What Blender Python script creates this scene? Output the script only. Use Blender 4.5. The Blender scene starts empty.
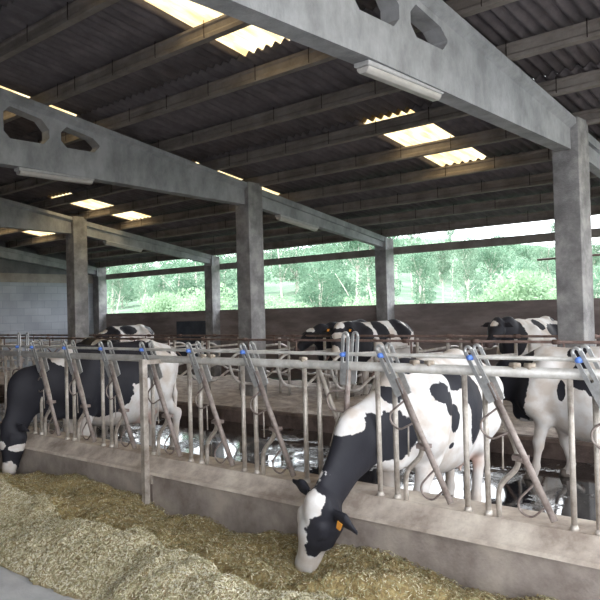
import bpy, bmesh, math, random
import numpy as np
from mathutils import Vector, Matrix

random.seed(7)
rng = np.random.default_rng(11)
SC = bpy.context.scene
COL = SC.collection
R = math.radians

# ------------------------------------------------------------------ camera
F_PX, YAW, PITCH, ROLL, EYE = 733.4, R(41.742), R(1.0224), R(-1.4486), 1.85
fw = Vector((-math.sin(YAW) * math.cos(PITCH), math.cos(YAW) * math.cos(PITCH), math.sin(PITCH)))
rt = Vector((math.cos(YAW), math.sin(YAW), 0))
up = rt.cross(fw)
r2 = rt * math.cos(ROLL) + up * math.sin(ROLL)
u2 = -rt * math.sin(ROLL) + up * math.cos(ROLL)
cam_d = bpy.data.cameras.new('camera')
cam = bpy.data.objects.new('camera', cam_d)
COL.objects.link(cam)
cam.matrix_world = Matrix(((r2.x, u2.x, -fw.x, 0), (r2.y, u2.y, -fw.y, 0), (r2.z, u2.z, -fw.z, EYE), (0, 0, 0, 1)))
cam_d.sensor_width = 36
cam_d.lens = 36 * F_PX / 600
cam_d.clip_start = 0.05
cam_d.clip_end = 600
SC.camera = cam

# ------------------------------------------------------------------ sky, sun, exposure
W = bpy.data.worlds.new('sky')
SC.world = W
W.use_nodes = True
wn = W.node_tree
bg = wn.nodes['Background']
tc = wn.nodes.new('ShaderNodeTexCoord')
nz = wn.nodes.new('ShaderNodeTexNoise'); nz.inputs['Scale'].default_value = 1.6; nz.inputs['Detail'].default_value = 4
cr = wn.nodes.new('ShaderNodeValToRGB')
cr.color_ramp.elements[0].position = .3; cr.color_ramp.elements[0].color = (.80, .89, 1.0, 1)
cr.color_ramp.elements[1].position = .7; cr.color_ramp.elements[1].color = (1.0, 1.0, .99, 1)
wn.links.new(tc.outputs['Generated'], nz.inputs['Vector'])
wn.links.new(nz.outputs['Fac'], cr.inputs['Fac'])
wn.links.new(cr.outputs['Color'], bg.inputs['Color'])
bg.inputs['Strength'].default_value = 4.2
sun_d = bpy.data.lights.new('sun', 'SUN'); sun_d.energy = 5.0; sun_d.angle = R(12); sun_d.color = (1.0, .96, .88)
sun = bpy.data.objects.new('sun', sun_d); COL.objects.link(sun)
sun.rotation_euler = (R(28), R(-14), 0)      # high, veiled sun
SC.view_settings.view_transform = 'Standard'
SC.view_settings.look = 'None'
SC.view_settings.gamma = 1
SC.view_settings.exposure = 0.5
SC.view_settings.use_curve_mapping = False

# ------------------------------------------------------------------ helpers
def tag(o, label=None, cat=None, group=None, kind=None):
    if label: o['label'] = label
    if cat: o['category'] = cat
    if group: o['group'] = group
    if kind: o['kind'] = kind
    return o

def empty(name, loc=(0, 0, 0), rz=0, label=None, cat=None, group=None):
    o = bpy.data.objects.new(name, None); COL.objects.link(o)
    o.location = loc; o.rotation_euler = (0, 0, rz); o.empty_display_size = .1
    return tag(o, label, cat, group)

class MB:
    def __init__(s): s.v = []; s.f = []; s.sm = []; s.mi = []
    def add(s, vs, fs, smooth=False, mi=0):
        n = len(s.v); s.v += [tuple(v) for v in vs]
        for f in fs: s.f.append(tuple(i + n for i in f)); s.sm.append(smooth); s.mi.append(mi)
    def box(s, a, b, mi=0):
        x0, y0, z0 = a; x1, y1, z1 = b
        s.add([(x0,y0,z0),(x1,y0,z0),(x1,y1,z0),(x0,y1,z0),(x0,y0,z1),(x1,y0,z1),(x1,y1,z1),(x0,y1,z1)],
              [(3,2,1,0),(4,5,6,7),(0,1,5,4),(1,2,6,5),(2,3,7,6),(3,0,4,7)], False, mi)
    def prism(s, prof, axis, a, b, mi=0):
        """extrude a closed 2-D profile along axis 'x' or 'y' (profile = (y,z) or (x,z))"""
        n = len(prof)
        P = (lambda t, p: (t, p[0], p[1])) if axis == 'x' else (lambda t, p: (p[0], t, p[1])) if axis == 'y' else (lambda t, p: (p[0], p[1], t))
        vs = [P(a, p) for p in prof] + [P(b, p) for p in prof]
        fs = [(i, (i + 1) % n, n + (i + 1) % n, n + i) for i in range(n)] + [tuple(range(n))[::-1], tuple(range(n, 2 * n))]
        s.add(vs, fs, False, mi)
    def tube(s, pts, r, seg=8, bend=0.0, caps=True, closed=False, mi=0):
        pts = [Vector(p) for p in pts]
        if bend > 0 and len(pts) > 2:
            out = [pts[0]]
            for i in range(1, len(pts) - 1):
                p, a, b = pts[i], pts[i-1], pts[i+1]
                da = min(bend, (a - p).length * .48); db = min(bend, (b - p).length * .48)
                A = p + (a - p).normalized() * da; B = p + (b - p).normalized() * db
                for k in range(6):
                    t = k / 5; out.append(A * (1-t)**2 + p * 2*t*(1-t) + B * t*t)
            out.append(pts[-1]); pts = out
        rs = r if isinstance(r, (list, tuple)) else [r] * len(pts)
        if len(rs) != len(pts): rs = [rs[0] + (rs[-1]-rs[0]) * i / (len(pts)-1) for i in range(len(pts))]
        n = len(pts); vs = []; prev = None
        for i in range(n):
            if closed: t = (pts[(i+1) % n] - pts[i-1])
            else: t = pts[min(i+1, n-1)] - pts[max(i-1, 0)]
            t.normalize()
            if prev is None:
                h = Vector((0, 0, 1)) if abs(t.z) < .9 else Vector((1, 0, 0))
                u = t.cross(h).normalized()
            else:
                u = (prev - t * prev.dot(t)).normalized()
            prev = u; w = t.cross(u)
            for k in range(seg):
                a = 2 * math.pi * k / seg
                vs.append(pts[i] + (u * math.cos(a) + w * math.sin(a)) * rs[i])
        fs = []
        for i in range(n if closed else n - 1):
            j = (i + 1) % n
            for k in range(seg):
                l = (k + 1) % seg
                fs.append((i*seg+k, i*seg+l, j*seg+l, j*seg+k))
        if caps and not closed:
            fs += [tuple(range(seg))[::-1], tuple((n-1)*seg + k for k in range(seg))]
        s.add(vs, fs, True, mi)
    def ball(s, c, r, nu=10, nv=8, mi=0):
        rx, ry, rz = r if isinstance(r, (tuple, list)) else (r, r, r)
        vs = [(c[0], c[1], c[2] + rz)]
        for i in range(1, nv):
            for k in range(nu):
                a, b = math.pi * i / nv, 2 * math.pi * k / nu
                vs.append((c[0] + rx*math.sin(a)*math.cos(b), c[1] + ry*math.sin(a)*math.sin(b), c[2] + rz*math.cos(a)))
        vs.append((c[0], c[1], c[2] - rz)); L = len(vs) - 1; fs = []
        for k in range(nu):
            l = (k+1) % nu
            fs.append((0, 1+k, 1+l)); fs.append((L, L-nu+l, L-nu+k))
            for i in range(nv - 2):
                fs.append((1+i*nu+k, 1+(i+1)*nu+k, 1+(i+1)*nu+l, 1+i*nu+l))
        s.add(vs, fs, True, mi)
    def build(s, name, mats, parent=None, loc=None, share=None):
        me = bpy.data.meshes.new(name); me.from_pydata(s.v, [], s.f)
        me.polygons.foreach_set('use_smooth', s.sm); me.polygons.foreach_set('material_index', s.mi)
        for m in (mats if isinstance(mats, (list, tuple)) else [mats]): me.materials.append(m)
        me.update()
        o = bpy.data.objects.new(name, me); COL.objects.link(o)
        if parent: o.parent = parent
        if loc: o.location = loc
        return o

def bevel(o, w=.01, seg=2):
    m = o.modifiers.new('edge', 'BEVEL'); m.width = w; m.segments = seg; m.limit_method = 'ANGLE'
    return o

def np_mesh(name, V, Fq, mats, parent=None, smooth=False, mi=None):
    """fast mesh from numpy arrays: V (n,3), Fq (m,4) or (m,3)"""
    me = bpy.data.meshes.new(name)
    k = Fq.shape[1]
    me.vertices.add(len(V)); me.vertices.foreach_set('co', np.ascontiguousarray(V, dtype=np.float32).ravel())
    me.loops.add(len(Fq) * k); me.loops.foreach_set('vertex_index', np.ascontiguousarray(Fq, dtype=np.int32).ravel())
    me.polygons.add(len(Fq)); me.polygons.foreach_set('loop_start', np.arange(0, len(Fq)*k, k, dtype=np.int32))
    me.polygons.foreach_set('use_smooth', np.full(len(Fq), smooth))
    if mi is not None: me.polygons.foreach_set('material_index', np.asarray(mi, dtype=np.int32))
    for m in (mats if isinstance(mats, (list, tuple)) else [mats]): me.materials.append(m)
    me.update(calc_edges=True); me.validate()
    o = bpy.data.objects.new(name, me); COL.objects.link(o)
    if parent: o.parent = parent
    return o

def copy_tree(o, parent=None):
    c = o.copy(); COL.objects.link(c)
    if parent: c.parent = parent
    for ch in list(o.children): copy_tree(ch, c)
    return c

# value noise for geometry
def vnoise(x, y, seed=0):
    xi = np.floor(x).astype(int); yi = np.floor(y).astype(int); fx = x - xi; fy = y - yi
    fx = fx*fx*(3-2*fx); fy = fy*fy*(3-2*fy)
    def h(a, b):
        n = (a * 374761393 + b * 668265263 + seed * 974711) & 0x7fffffff
        n = ((n ^ (n >> 13)) * 1274126177) & 0x7fffffff
        return ((n ^ (n >> 16)) & 0xffff) / 65535.0
    return (h(xi, yi)*(1-fx) + h(xi+1, yi)*fx)*(1-fy) + (h(xi, yi+1)*(1-fx) + h(xi+1, yi+1)*fx)*fy
def fbm(x, y, seed=0, o=4):
    s = 0; a = .5
    for i in range(o):
        s = s + a * (vnoise(x, y, seed + i) - .5); x = x*2.03; y = y*2.03; a *= .5
    return s

# ------------------------------------------------------------------ materials
def mat(name, c1, c2=None, scale=4, rough=.8, bump=.2, bscale=None, detail=6, metal=0, c3=None, stretch=(1,1,1), spec=.3, bd=.02):
    m = bpy.data.materials.new(name); m.use_nodes = True
    nt = m.node_tree; N = nt.nodes; L = nt.links; b = N['Principled BSDF']
    b.inputs['Roughness'].default_value = rough; b.inputs['Metallic'].default_value = metal
    b.inputs['Specular IOR Level'].default_value = spec
    t = N.new('ShaderNodeTexCoord'); mp = N.new('ShaderNodeMapping'); mp.inputs['Scale'].default_value = stretch
    L.new(t.outputs['Object'], mp.inputs['Vector'])
    if c2 is None: b.inputs['Base Color'].default_value = (*c1, 1)
    else:
        n = N.new('ShaderNodeTexNoise'); n.inputs['Scale'].default_value = scale; n.inputs['Detail'].default_value = detail; n.inputs['Roughness'].default_value = .65
        L.new(mp.outputs['Vector'], n.inputs['Vector'])
        r = N.new('ShaderNodeValToRGB'); e = r.color_ramp.elements
        e[0].position = .35; e[0].color = (*c1, 1); e[1].position = .65; e[1].color = (*c2, 1)
        if c3: k = e.new(.5); k.color = (*c3, 1)
        L.new(n.outputs['Fac'], r.inputs['Fac']); L.new(r.outputs['Color'], b.inputs['Base Color'])
    if bump:
        n2 = N.new('ShaderNodeTexNoise'); n2.inputs['Scale'].default_value = bscale or scale * 6; n2.inputs['Detail'].default_value = 5
        L.new(mp.outputs['Vector'], n2.inputs['Vector'])
        bp = N.new('ShaderNodeBump'); bp.inputs['Strength'].default_value = bump; bp.inputs['Distance'].default_value = bd
        L.new(n2.outputs['Fac'], bp.inputs['Height']); L.new(bp.outputs['Normal'], b.inputs['Normal'])
    return m

M = {}
M['beam'] = mat('beam_concrete', (.28,.288,.30), (.46,.47,.495), 3.0, .85, .3, 40, c3=(.37,.38,.40), stretch=(1,1,.6))
M['column'] = mat('column_concrete', (.20,.195,.20), (.42,.41,.41), 3.2, .88, .5, 60, c3=(.29,.285,.29))
M['purlin'] = mat('purlin_concrete', (.20,.175,.16), (.31,.28,.26), 2.5, .85, .2, 50)
M['wire'] = mat('rusty_wire', (.03,.022,.018), rough=.8, bump=0)
M['fibro'] = mat('fibre_cement', (.13,.12,.125), (.21,.19,.20), 3.5, .9, .3, 50, c3=(.165,.15,.16), stretch=(1.5,.8,1))
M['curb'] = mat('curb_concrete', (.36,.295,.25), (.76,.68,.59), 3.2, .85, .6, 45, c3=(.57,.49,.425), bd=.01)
M['alley'] = mat('alley_concrete', (.50,.50,.52), (.66,.66,.67), 3, .7, .25, 60)
M['backwall'] = mat('precast_wall', (.17,.14,.135), (.33,.28,.27), 1.6, .9, .3, 30, c3=(.24,.2,.195), stretch=(.5,1,2))
M['lintel'] = mat('lintel_concrete', (.26,.235,.21), (.4,.365,.33), 1.5, .85, .2, 30)
M['galv'] = mat('galvanised_steel', (.33,.28,.24), (.68,.63,.58), 9, .48, .25, 90, metal=.35, c3=(.50,.45,.40), spec=.5, bd=.004)
M['galvtop'] = mat('worn_rail_steel', (.42,.41,.39), (.66,.65,.63), 7, .5, .3, 80, metal=.3, c3=(.55,.53,.50), spec=.5, bd=.004)
M['rust'] = mat('brown_bar_steel', (.20,.15,.135), (.42,.36,.33), 11, .6, .25, 90, metal=.3, c3=(.31,.26,.24), bd=.004)
M['zinc'] = mat('zinc_plate', (.38,.38,.38), (.6,.6,.6), 14, .45, .1, 90, metal=.5)
M['whitetube'] = mat('pale_galvanised_tube', (.36,.33,.31), (.70,.67,.65), 6, .45, .1, 80, metal=.3)
M['rusttube'] = mat('rusty_pipe', (.16,.105,.09), (.30,.22,.2), 9, .7, .2, 80, metal=.2)
M['blue'] = mat('blue_plastic', (.09,.20,.62), (.14,.27,.72), 20, .4, 0)
M['bed'] = mat('bedding', (.36,.31,.29), (.66,.60,.56), 5, .95, .6, 60, c3=(.50,.44,.41), bd=.05)
M['bedcurb'] = mat('bed_curb', (.075,.055,.05), (.20,.15,.135), 3, .8, .4, 40)
M['soil'] = mat('yard_soil', (.12,.11,.10), (.18,.165,.15), .6, .95, .2, 10)
M['lampbody'] = mat('grey_lamp_housing', (.45,.45,.46), (.55,.55,.56), 12, .6, 0)
M['lampdiff'] = mat('dusty_diffuser', (.50,.47,.45), (.62,.6,.58), 14, .35, .05, 60, stretch=(1,.3,1))
M['panel'] = mat('blue_grey_board', (.045,.055,.075), (.08,.095,.12), 3, .7, .1, 30)
M['darksteel'] = mat('dark_post', (.05,.045,.045), (.08,.07,.07), 8, .7, 0)
M['hoof'] = mat('hoof_horn', (.10,.085,.075), (.2,.17,.15), 20, .6, .1, 60)
M['eye'] = mat('dark_eye', (.008,.006,.006), rough=.12, bump=0, spec=.6)
M['tagp'] = mat('orange_tag', (.75,.30,.04), (.85,.40,.08), 30, .5, 0)
M['clamp'] = mat('brass_clamp', (.40,.33,.26), (.6,.52,.44), 20, .5, .1, metal=.3)

# silage
def feed_mat(name, cs, sc):
    m = mat(name, cs[0], cs[2], sc, .95, 1.0, 130, c3=cs[1], detail=10, bd=.02)
    return m
M['feed_old'] = feed_mat('moist_silage', ((.22,.155,.065),(.40,.305,.14),(.58,.47,.24)), 18)
M['feed_new'] = feed_mat('dry_silage', ((.30,.235,.13),(.47,.39,.24),(.63,.55,.37)), 18)
M['st1'] = mat('straw_pale', (.60,.54,.36), (.74,.68,.50), 3, .8, 0)
M['st2'] = mat('straw_green', (.33,.31,.17), (.42,.38,.22), 3, .85, 0)
M['st3'] = mat('straw_brown', (.24,.17,.08), (.34,.25,.13), 3, .85, 0)
M['st4'] = mat('straw_light', (.70,.65,.52), (.80,.76,.64), 3, .8, 0)

# wet slatted manure floor with puddles
def wet_mat():
    m = bpy.data.materials.new('wet_manure_floor'); m.use_nodes = True
    nt = m.node_tree; N = nt.nodes; L = nt.links; b = N['Principled BSDF']
    t = N.new('ShaderNodeTexCoord')
    n1 = N.new('ShaderNodeTexNoise'); n1.inputs['Scale'].default_value = .7; n1.inputs['Detail'].default_value = 6; n1.inputs['Roughness'].default_value = .62
    L.new(t.outputs['Object'], n1.inputs['Vector'])
    r1 = N.new('ShaderNodeValToRGB'); r1.color_ramp.elements[0].position = .52; r1.color_ramp.elements[1].position = .60
    L.new(n1.outputs['Fac'], r1.inputs['Fac'])
    n2 = N.new('ShaderNodeTexNoise'); n2.inputs['Scale'].default_value = 11; n2.inputs['Detail'].default_value = 8; n2.inputs['Roughness'].default_value = .6
    L.new(t.outputs['Object'], n2.inputs['Vector'])
    mix = N.new('ShaderNodeMix'); mix.data_type = 'RGBA'
    mix.inputs['A'].default_value = (.012, .011, .012, 1); mix.inputs['B'].default_value = (.045, .036, .032, 1)
    L.new(r1.outputs['Color'], mix.inputs['Factor']); L.new(mix.outputs['Result'], b.inputs['Base Color'])
    mr = N.new('ShaderNodeMapRange'); mr.inputs['To Min'].default_value = .02; mr.inputs['To Max'].default_value = .30
    L.new(r1.outputs['Color'], mr.inputs['Value']); L.new(mr.outputs['Result'], b.inputs['Roughness'])
    b.inputs['Specular IOR Level'].default_value = .9; b.inputs['IOR'].default_value = 1.75
    ma = N.new('ShaderNodeMapRange'); ma.inputs['To Min'].default_value = .024; ma.inputs['To Max'].default_value = 1.0
    L.new(r1.outputs['Color'], ma.inputs['Value'])
    mu = N.new('ShaderNodeMath'); mu.operation = 'MULTIPLY'
    L.new(n2.outputs['Fac'], mu.inputs[0]); L.new(ma.outputs['Result'], mu.inputs[1])
    bp = N.new('ShaderNodeBump'); bp.inputs['Strength'].default_value = .55; bp.inputs['Distance'].default_value = .03
    L.new(mu.outputs[0], bp.inputs['Height']); L.new(bp.outputs['Normal'], b.inputs['Normal'])
    return m
M['wet'] = wet_mat()

def block_mat():
    m = bpy.data.materials.new('pale_block_wall'); m.use_nodes = True
    nt = m.node_tree; N = nt.nodes; L = nt.links; b = N['Principled BSDF']; b.inputs['Roughness'].default_value = .85
    t = N.new('ShaderNodeTexCoord'); s = N.new('ShaderNodeSeparateXYZ'); c = N.new('ShaderNodeCombineXYZ')
    L.new(t.outputs['Object'], s.inputs[0]); L.new(s.outputs['Y'], c.inputs['X']); L.new(s.outputs['Z'], c.inputs['Y'])
    br = N.new('ShaderNodeTexBrick'); br.inputs['Scale'].default_value = 1; br.inputs['Brick Width'].default_value = .5; br.inputs['Row Height'].default_value = .25
    br.inputs['Mortar Size'].default_value = .008
    br.inputs['Color1'].default_value = (.36,.39,.44,1); br.inputs['Color2'].default_value = (.43,.46,.51,1); br.inputs['Mortar'].default_value = (.31,.34,.38,1)
    L.new(c.outputs[0], br.inputs['Vector'])
    n = N.new('ShaderNodeTexNoise'); n.inputs['Scale'].default_value = 1.3; n.inputs['Detail'].default_value = 6; L.new(t.outputs['Object'], n.inputs['Vector'])
    mx = N.new('ShaderNodeMix'); mx.data_type = 'RGBA'; mx.blend_type = 'MULTIPLY'; mx.inputs['Factor'].default_value = .6
    r = N.new('ShaderNodeValToRGB'); r.color_ramp.elements[0].position = .3; r.color_ramp.elements[0].color = (.6,.6,.6,1); r.color_ramp.elements[1].position = .7
    L.new(n.outputs['Fac'], r.inputs['Fac']); L.new(br.outputs['Color'], mx.inputs['A']); L.new(r.outputs['Color'], mx.inputs['B'])
    L.new(mx.outputs['Result'], b.inputs['Base Color'])
    return m
M['block'] = block_mat()

def sky_mat():
    m = bpy.data.materials.new('yellowed_translucent_sheet'); m.use_nodes = True
    nt = m.node_tree; N = nt.nodes; L = nt.links; N.remove(N['Principled BSDF'])
    o = N['Material Output']; tr = N.new('ShaderNodeBsdfTranslucent'); df = N.new('ShaderNodeBsdfDiffuse'); mx = N.new('ShaderNodeMixShader')
    mx.inputs[0].default_value = .25
    t = N.new('ShaderNodeTexCoord'); mp = N.new('ShaderNodeMapping'); mp.inputs['Scale'].default_value = (6, .7, 1)
    n = N.new('ShaderNodeTexNoise'); n.inputs['Scale'].default_value = 2.5; n.inputs['Detail'].default_value = 4
    r = N.new('ShaderNodeValToRGB'); r.color_ramp.elements[0].position = .35; r.color_ramp.elements[0].color = (.42,.28,.12,1)
    r.color_ramp.elements[1].position = .62; r.color_ramp.elements[1].color = (.64,.51,.29,1)
    L.new(t.outputs['Object'], mp.inputs[0]); L.new(mp.outputs[0], n.inputs['Vector']); L.new(n.outputs['Fac'], r.inputs['Fac'])
    L.new(r.outputs['Color'], tr.inputs['Color']); L.new(r.outputs['Color'], df.inputs['Color'])
    L.new(tr.outputs[0], mx.inputs[1]); L.new(df.outputs[0], mx.inputs[2]); L.new(mx.outputs[0], o.inputs['Surface'])
    return m
M['skylight'] = sky_mat()

def leaf_mat(name, a, b_):
    m = bpy.data.materials.new(name); m.use_nodes = True
    nt = m.node_tree; N = nt.nodes; L = nt.links; N.remove(N['Principled BSDF'])
    o = N['Material Output']; tr = N.new('ShaderNodeBsdfTranslucent'); df = N.new('ShaderNodeBsdfDiffuse'); mx = N.new('ShaderNodeMixShader')
    mx.inputs[0].default_value = .6
    g = N.new('ShaderNodeTexCoord'); n = N.new('ShaderNodeTexNoise'); n.inputs['Scale'].default_value = .9; n.inputs['Detail'].default_value = 5
    r = N.new('ShaderNodeValToRGB'); r.color_ramp.elements[0].position = .35; r.color_ramp.elements[0].color = (*a, 1)
    r.color_ramp.elements[1].position = .65; r.color_ramp.elements[1].color = (*b_, 1)
    L.new(g.outputs['Object'], n.inputs['Vector']); L.new(n.outputs['Fac'], r.inputs['Fac'])
    L.new(r.outputs['Color'], tr.inputs['Color']); L.new(r.outputs['Color'], df.inputs['Color'])
    L.new(tr.outputs[0], mx.inputs[1]); L.new(df.outputs[0], mx.inputs[2]); L.new(mx.outputs[0], o.inputs['Surface'])
    return m
M['leafA'] = leaf_mat('eucalyptus_leaf', (.15,.24,.17), (.29,.40,.30))
M['leafB'] = leaf_mat('bush_leaf', (.23,.34,.22), (.38,.52,.34))
M['leafC'] = leaf_mat('dark_leaf', (.12,.22,.15), (.24,.36,.26))
M['bark'] = mat('pale_bark', (.42,.38,.34), (.66,.62,.57), 3, .9, .2, 20, stretch=(1,1,.3))
M['hillgreen'] = mat('hillside_undergrowth', (.065,.115,.075), (.15,.225,.15), .5, .95, .6, 3, detail=8, bd=.3)

def coat_mat():
    m = bpy.data.materials.new('holstein_coat'); m.use_nodes = True
    nt = m.node_tree; N = nt.nodes; L = nt.links; b = N['Principled BSDF']
    b.inputs['Roughness'].default_value = .62; b.inputs['Specular IOR Level'].default_value = .25
    
    t = N.new('ShaderNodeTexCoord')
    at = N.new('ShaderNodeAttribute'); at.attribute_name = 'patch'
    n = N.new('ShaderNodeTexNoise'); n.inputs['Scale'].default_value = 14; n.inputs['Detail'].default_value = 5; n.inputs['Roughness'].default_value = .6
    L.new(t.outputs['Object'], n.inputs['Vector'])
    ma = N.new('ShaderNodeMath'); ma.operation = 'MULTIPLY_ADD'; ma.inputs[1].default_value = .11; ma.inputs[2].default_value = -.055
    L.new(n.outputs['Fac'], ma.inputs[0])
    ad = N.new('ShaderNodeMath'); ad.operation = 'ADD'; L.new(at.outputs['Fac'], ad.inputs[0]); L.new(ma.outputs[0], ad.inputs[1])
    mr = N.new('ShaderNodeMapRange'); mr.inputs['From Min'].default_value = -.004; mr.inputs['From Max'].default_value = .004
    L.new(ad.outputs[0], mr.inputs['Value'])
    n3 = N.new('ShaderNodeTexNoise'); n3.inputs['Scale'].default_value = 5; n3.inputs['Detail'].default_value = 6
    L.new(t.outputs['Object'], n3.inputs['Vector'])
    wr = N.new('ShaderNodeValToRGB'); wr.color_ramp.elements[0].position = .38; wr.color_ramp.elements[0].color = (.62,.55,.50,1)
    wr.color_ramp.elements[1].position = .58; wr.color_ramp.elements[1].color = (.78,.76,.755,1)
    L.new(n3.outputs['Fac'], wr.inputs['Fac'])
    br = N.new('ShaderNodeValToRGB'); br.color_ramp.elements[0].color = (.012,.012,.017,1); br.color_ramp.elements[1].color = (.035,.035,.045,1)
    L.new(n3.outputs['Fac'], br.inputs['Fac'])
    # soiled legs and belly
    dt = N.new('ShaderNodeAttribute'); dt.attribute_name = 'dirt'
    nd = N.new('ShaderNodeMath'); nd.operation = 'MULTIPLY'; L.new(dt.outputs['Fac'], nd.inputs[0]); L.new(n3.outputs['Fac'], nd.inputs[1])
    dm = N.new('ShaderNodeMix'); dm.data_type = 'RGBA'; dm.inputs['B'].default_value = (.25,.20,.16,1)
    L.new(nd.outputs[0], dm.inputs['Factor']); L.new(wr.outputs['Color'], dm.inputs['A'])
    pk = N.new('ShaderNodeAttribute'); pk.attribute_name = 'pink'
    pm = N.new('ShaderNodeMix'); pm.data_type = 'RGBA'; pm.inputs['B'].default_value = (.62,.42,.36,1)
    L.new(pk.outputs['Fac'], pm.inputs['Factor']); L.new(dm.outputs['Result'], pm.inputs['A'])
    fm = N.new('ShaderNodeMix'); fm.data_type = 'RGBA'
    L.new(mr.outputs['Result'], fm.inputs['Factor']); L.new(pm.outputs['Result'], fm.inputs['A']); L.new(br.outputs['Color'], fm.inputs['B'])
    nzk = N.new('ShaderNodeAttribute'); nzk.attribute_name = 'nose'
    nm = N.new('ShaderNodeMix'); nm.data_type = 'RGBA'; nm.inputs['B'].default_value = (.11,.08,.08,1)
    L.new(nzk.outputs['Fac'], nm.inputs['Factor']); L.new(fm.outputs['Result'], nm.inputs['A'])
    L.new(nm.outputs['Result'], b.inputs['Base Color'])
    n4 = N.new('ShaderNodeTexNoise'); n4.inputs['Scale'].default_value = 45; n4.inputs['Detail'].default_value = 4
    L.new(t.outputs['Object'], n4.inputs['Vector'])
    bp = N.new('ShaderNodeBump'); bp.inputs['Strength'].default_value = .18; bp.inputs['Distance'].default_value = .01
    L.new(n4.outputs['Fac'], bp.inputs['Height']); L.new(bp.outputs['Normal'], b.inputs['Normal'])
    return m
M['coat'] = coat_mat()

# ------------------------------------------------------------------ setting: ground and floors
def structure(o, label, cat):
    o['kind'] = 'structure'; o['label'] = label; o['category'] = cat; return o

XL, XR = -23.4, 1.9          # barn ends
YF, YB = 4.4, 15.2           # feed fence line, back wall line
def zroof(y): return 3.885 + (15.4 - y) * .1637 if y > 1.0 else 3.885 + (15.4 - 1.0) * .1637 - (1.0 - y) * .1637

# yard and hillside beyond the barn
xs = np.linspace(-150, 90, 121); ys = np.linspace(-60, 150, 106)
Xg, Yg = np.meshgrid(xs, ys)
rise = np.clip((Yg - 20) / 60, 0, 1.3)
hill = rise * (6.6 + 3.4 * np.tanh((-Xg - 40) / 14)) + fbm(Xg * .06, Yg * .06, 3) * 3 * np.clip((Yg - 20) / 20, 0, 1)
inside = (Xg > XL - 2) & (Xg < XR + 2) & (Yg < YB + 2)
Zg = hill - .12
Vg = np.stack([Xg, Yg, Zg], -1).reshape(-1, 3)
ny, nx = Xg.shape
idx = np.arange(nx * ny).reshape(ny, nx)
Fg = np.stack([idx[:-1, :-1], idx[:-1, 1:], idx[1:, 1:], idx[1:, :-1]], -1).reshape(-1, 4)
yc = Yg[:-1, :-1].ravel()
o = np_mesh('hill', Vg, Fg, [M['soil'], M['hillgreen']], smooth=True, mi=(yc > 15.5).astype(int))
structure(o, 'green wooded slope rising beyond the back wall', 'hill')

m_ = MB(); m_.box((XL, -8, -.11), (XR, 4.25, 0)); structure(m_.build('floor', M['alley']), 'grey concrete feed alley in front of the curb', 'floor')
m_ = MB(); m_.box((XL, 4.62, -.11), (XR, YB, 0)); structure(m_.build('floor', M['wet']), 'wet dark manure floor of the cow walkway with puddles', 'floor')

# feed curb: vertical face, sloped lip, flat top
M['curbface_shaded'] = mat('curb_face_shaded_stained', (.24,.20,.18), (.48,.42,.37), 2.4, .85, .5, 45, c3=(.36,.31,.28), bd=.01)  # silage-stained face, also darkened to paint in the shade below the lip
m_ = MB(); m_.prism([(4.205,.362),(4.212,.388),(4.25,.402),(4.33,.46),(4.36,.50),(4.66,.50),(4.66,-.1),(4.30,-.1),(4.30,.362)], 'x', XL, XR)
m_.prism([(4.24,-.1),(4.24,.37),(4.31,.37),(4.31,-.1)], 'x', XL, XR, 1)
cb = m_.build('feed_curb', [M['curb'], M['curbface_shaded']]); structure(cb, 'long worn concrete curb under the headlock fence', 'curb')

for i, x in enumerate((-9.6, -5.72, -1.4)):
    m_ = MB(); m_.box((x - .004, 4.236, .02), (x + .004, 4.241, .36)); m_.build('casting_joint', M['bedcurb'], cb)
# cubicle bed with its curb
nbx, nby = 260, 50
bx_ = np.linspace(XL + .2, XR, nbx); by_ = np.linspace(8.78, 13.2, nby)
BX, BY = np.meshgrid(bx_, by_)
BZ = .24 + fbm(BX * 1.6, BY * 1.6, 9) * .16 + .03 * np.sin(BX * 5.2)
BZ[0] = .18; BZ[-1] = 0
idx = np.arange(nbx * nby).reshape(nby, nbx)
Fb = np.stack([idx[:-1, :-1], idx[:-1, 1:], idx[1:, 1:], idx[1:, :-1]], -1).reshape(-1, 4)
o = np_mesh('cubicle_bed', np.stack([BX, BY, BZ], -1).reshape(-1, 3), Fb, M['bed'], smooth=True)
structure(o, 'raised lying bed with grey brown bedding in the cubicles', 'bedding platform')
m_ = MB(); m_.prism([(8.68,-.05),(8.68,.2),(8.72,.235),(8.84,.235),(8.84,-.05)], 'x', XL + .2, XR)
structure(m_.build('bed_curb', M['bedcurb']), 'dark manure stained curb edging the lying bed', 'curb')

# back wall of precast planks, lintel rail, end wall
m_ = MB()
for k in range(4):
    m_.box((XL, YB, .02 + k * .5), (XR, YB + .16, .505 + k * .5))
m_.box((XL, YB + .02, 0), (XR, YB + .14, 2.0))
structure(m_.build('wall_back', M['backwall']), 'low brown grey precast wall along the back of the barn', 'wall')
m_ = MB(); m_.box((XL, YB + .1, 3.26), (XR, YB + .24, 3.44))
structure(m_.build('trim_1', M['purlin']), 'thin concrete rail spanning the open strip over the back wall', 'rail')
m_ = MB(); m_.box((XL - .2, -8, -.1), (XL, YB + .3, 3.12))
structure(m_.build('wall_left', M['block']), 'pale bluish block wall closing the far left end', 'wall')
m_ = MB(); m_.box((XL - .22, -8, 3.12), (XL + .05, YB, 3.42))
structure(m_.build('trim_2', M['lintel']), 'brown grey concrete band across the left end wall', 'lintel')
m_ = MB(); pr = [(-8, 3.42), (YB + .3, 3.42), (YB + .3, zroof(YB) - .05), (1.0, zroof(1.0) - .05), (-8, zroof(-8) - .05)]
m_.prism(pr, 'x', XL - .18, XL - .02)
structure(m_.build('wall_left_gable', mat('gable_block', (.13,.13,.14), (.2,.2,.21), 2, .9, .3, 20)), 'dark block gable above the concrete band', 'wall')

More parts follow.
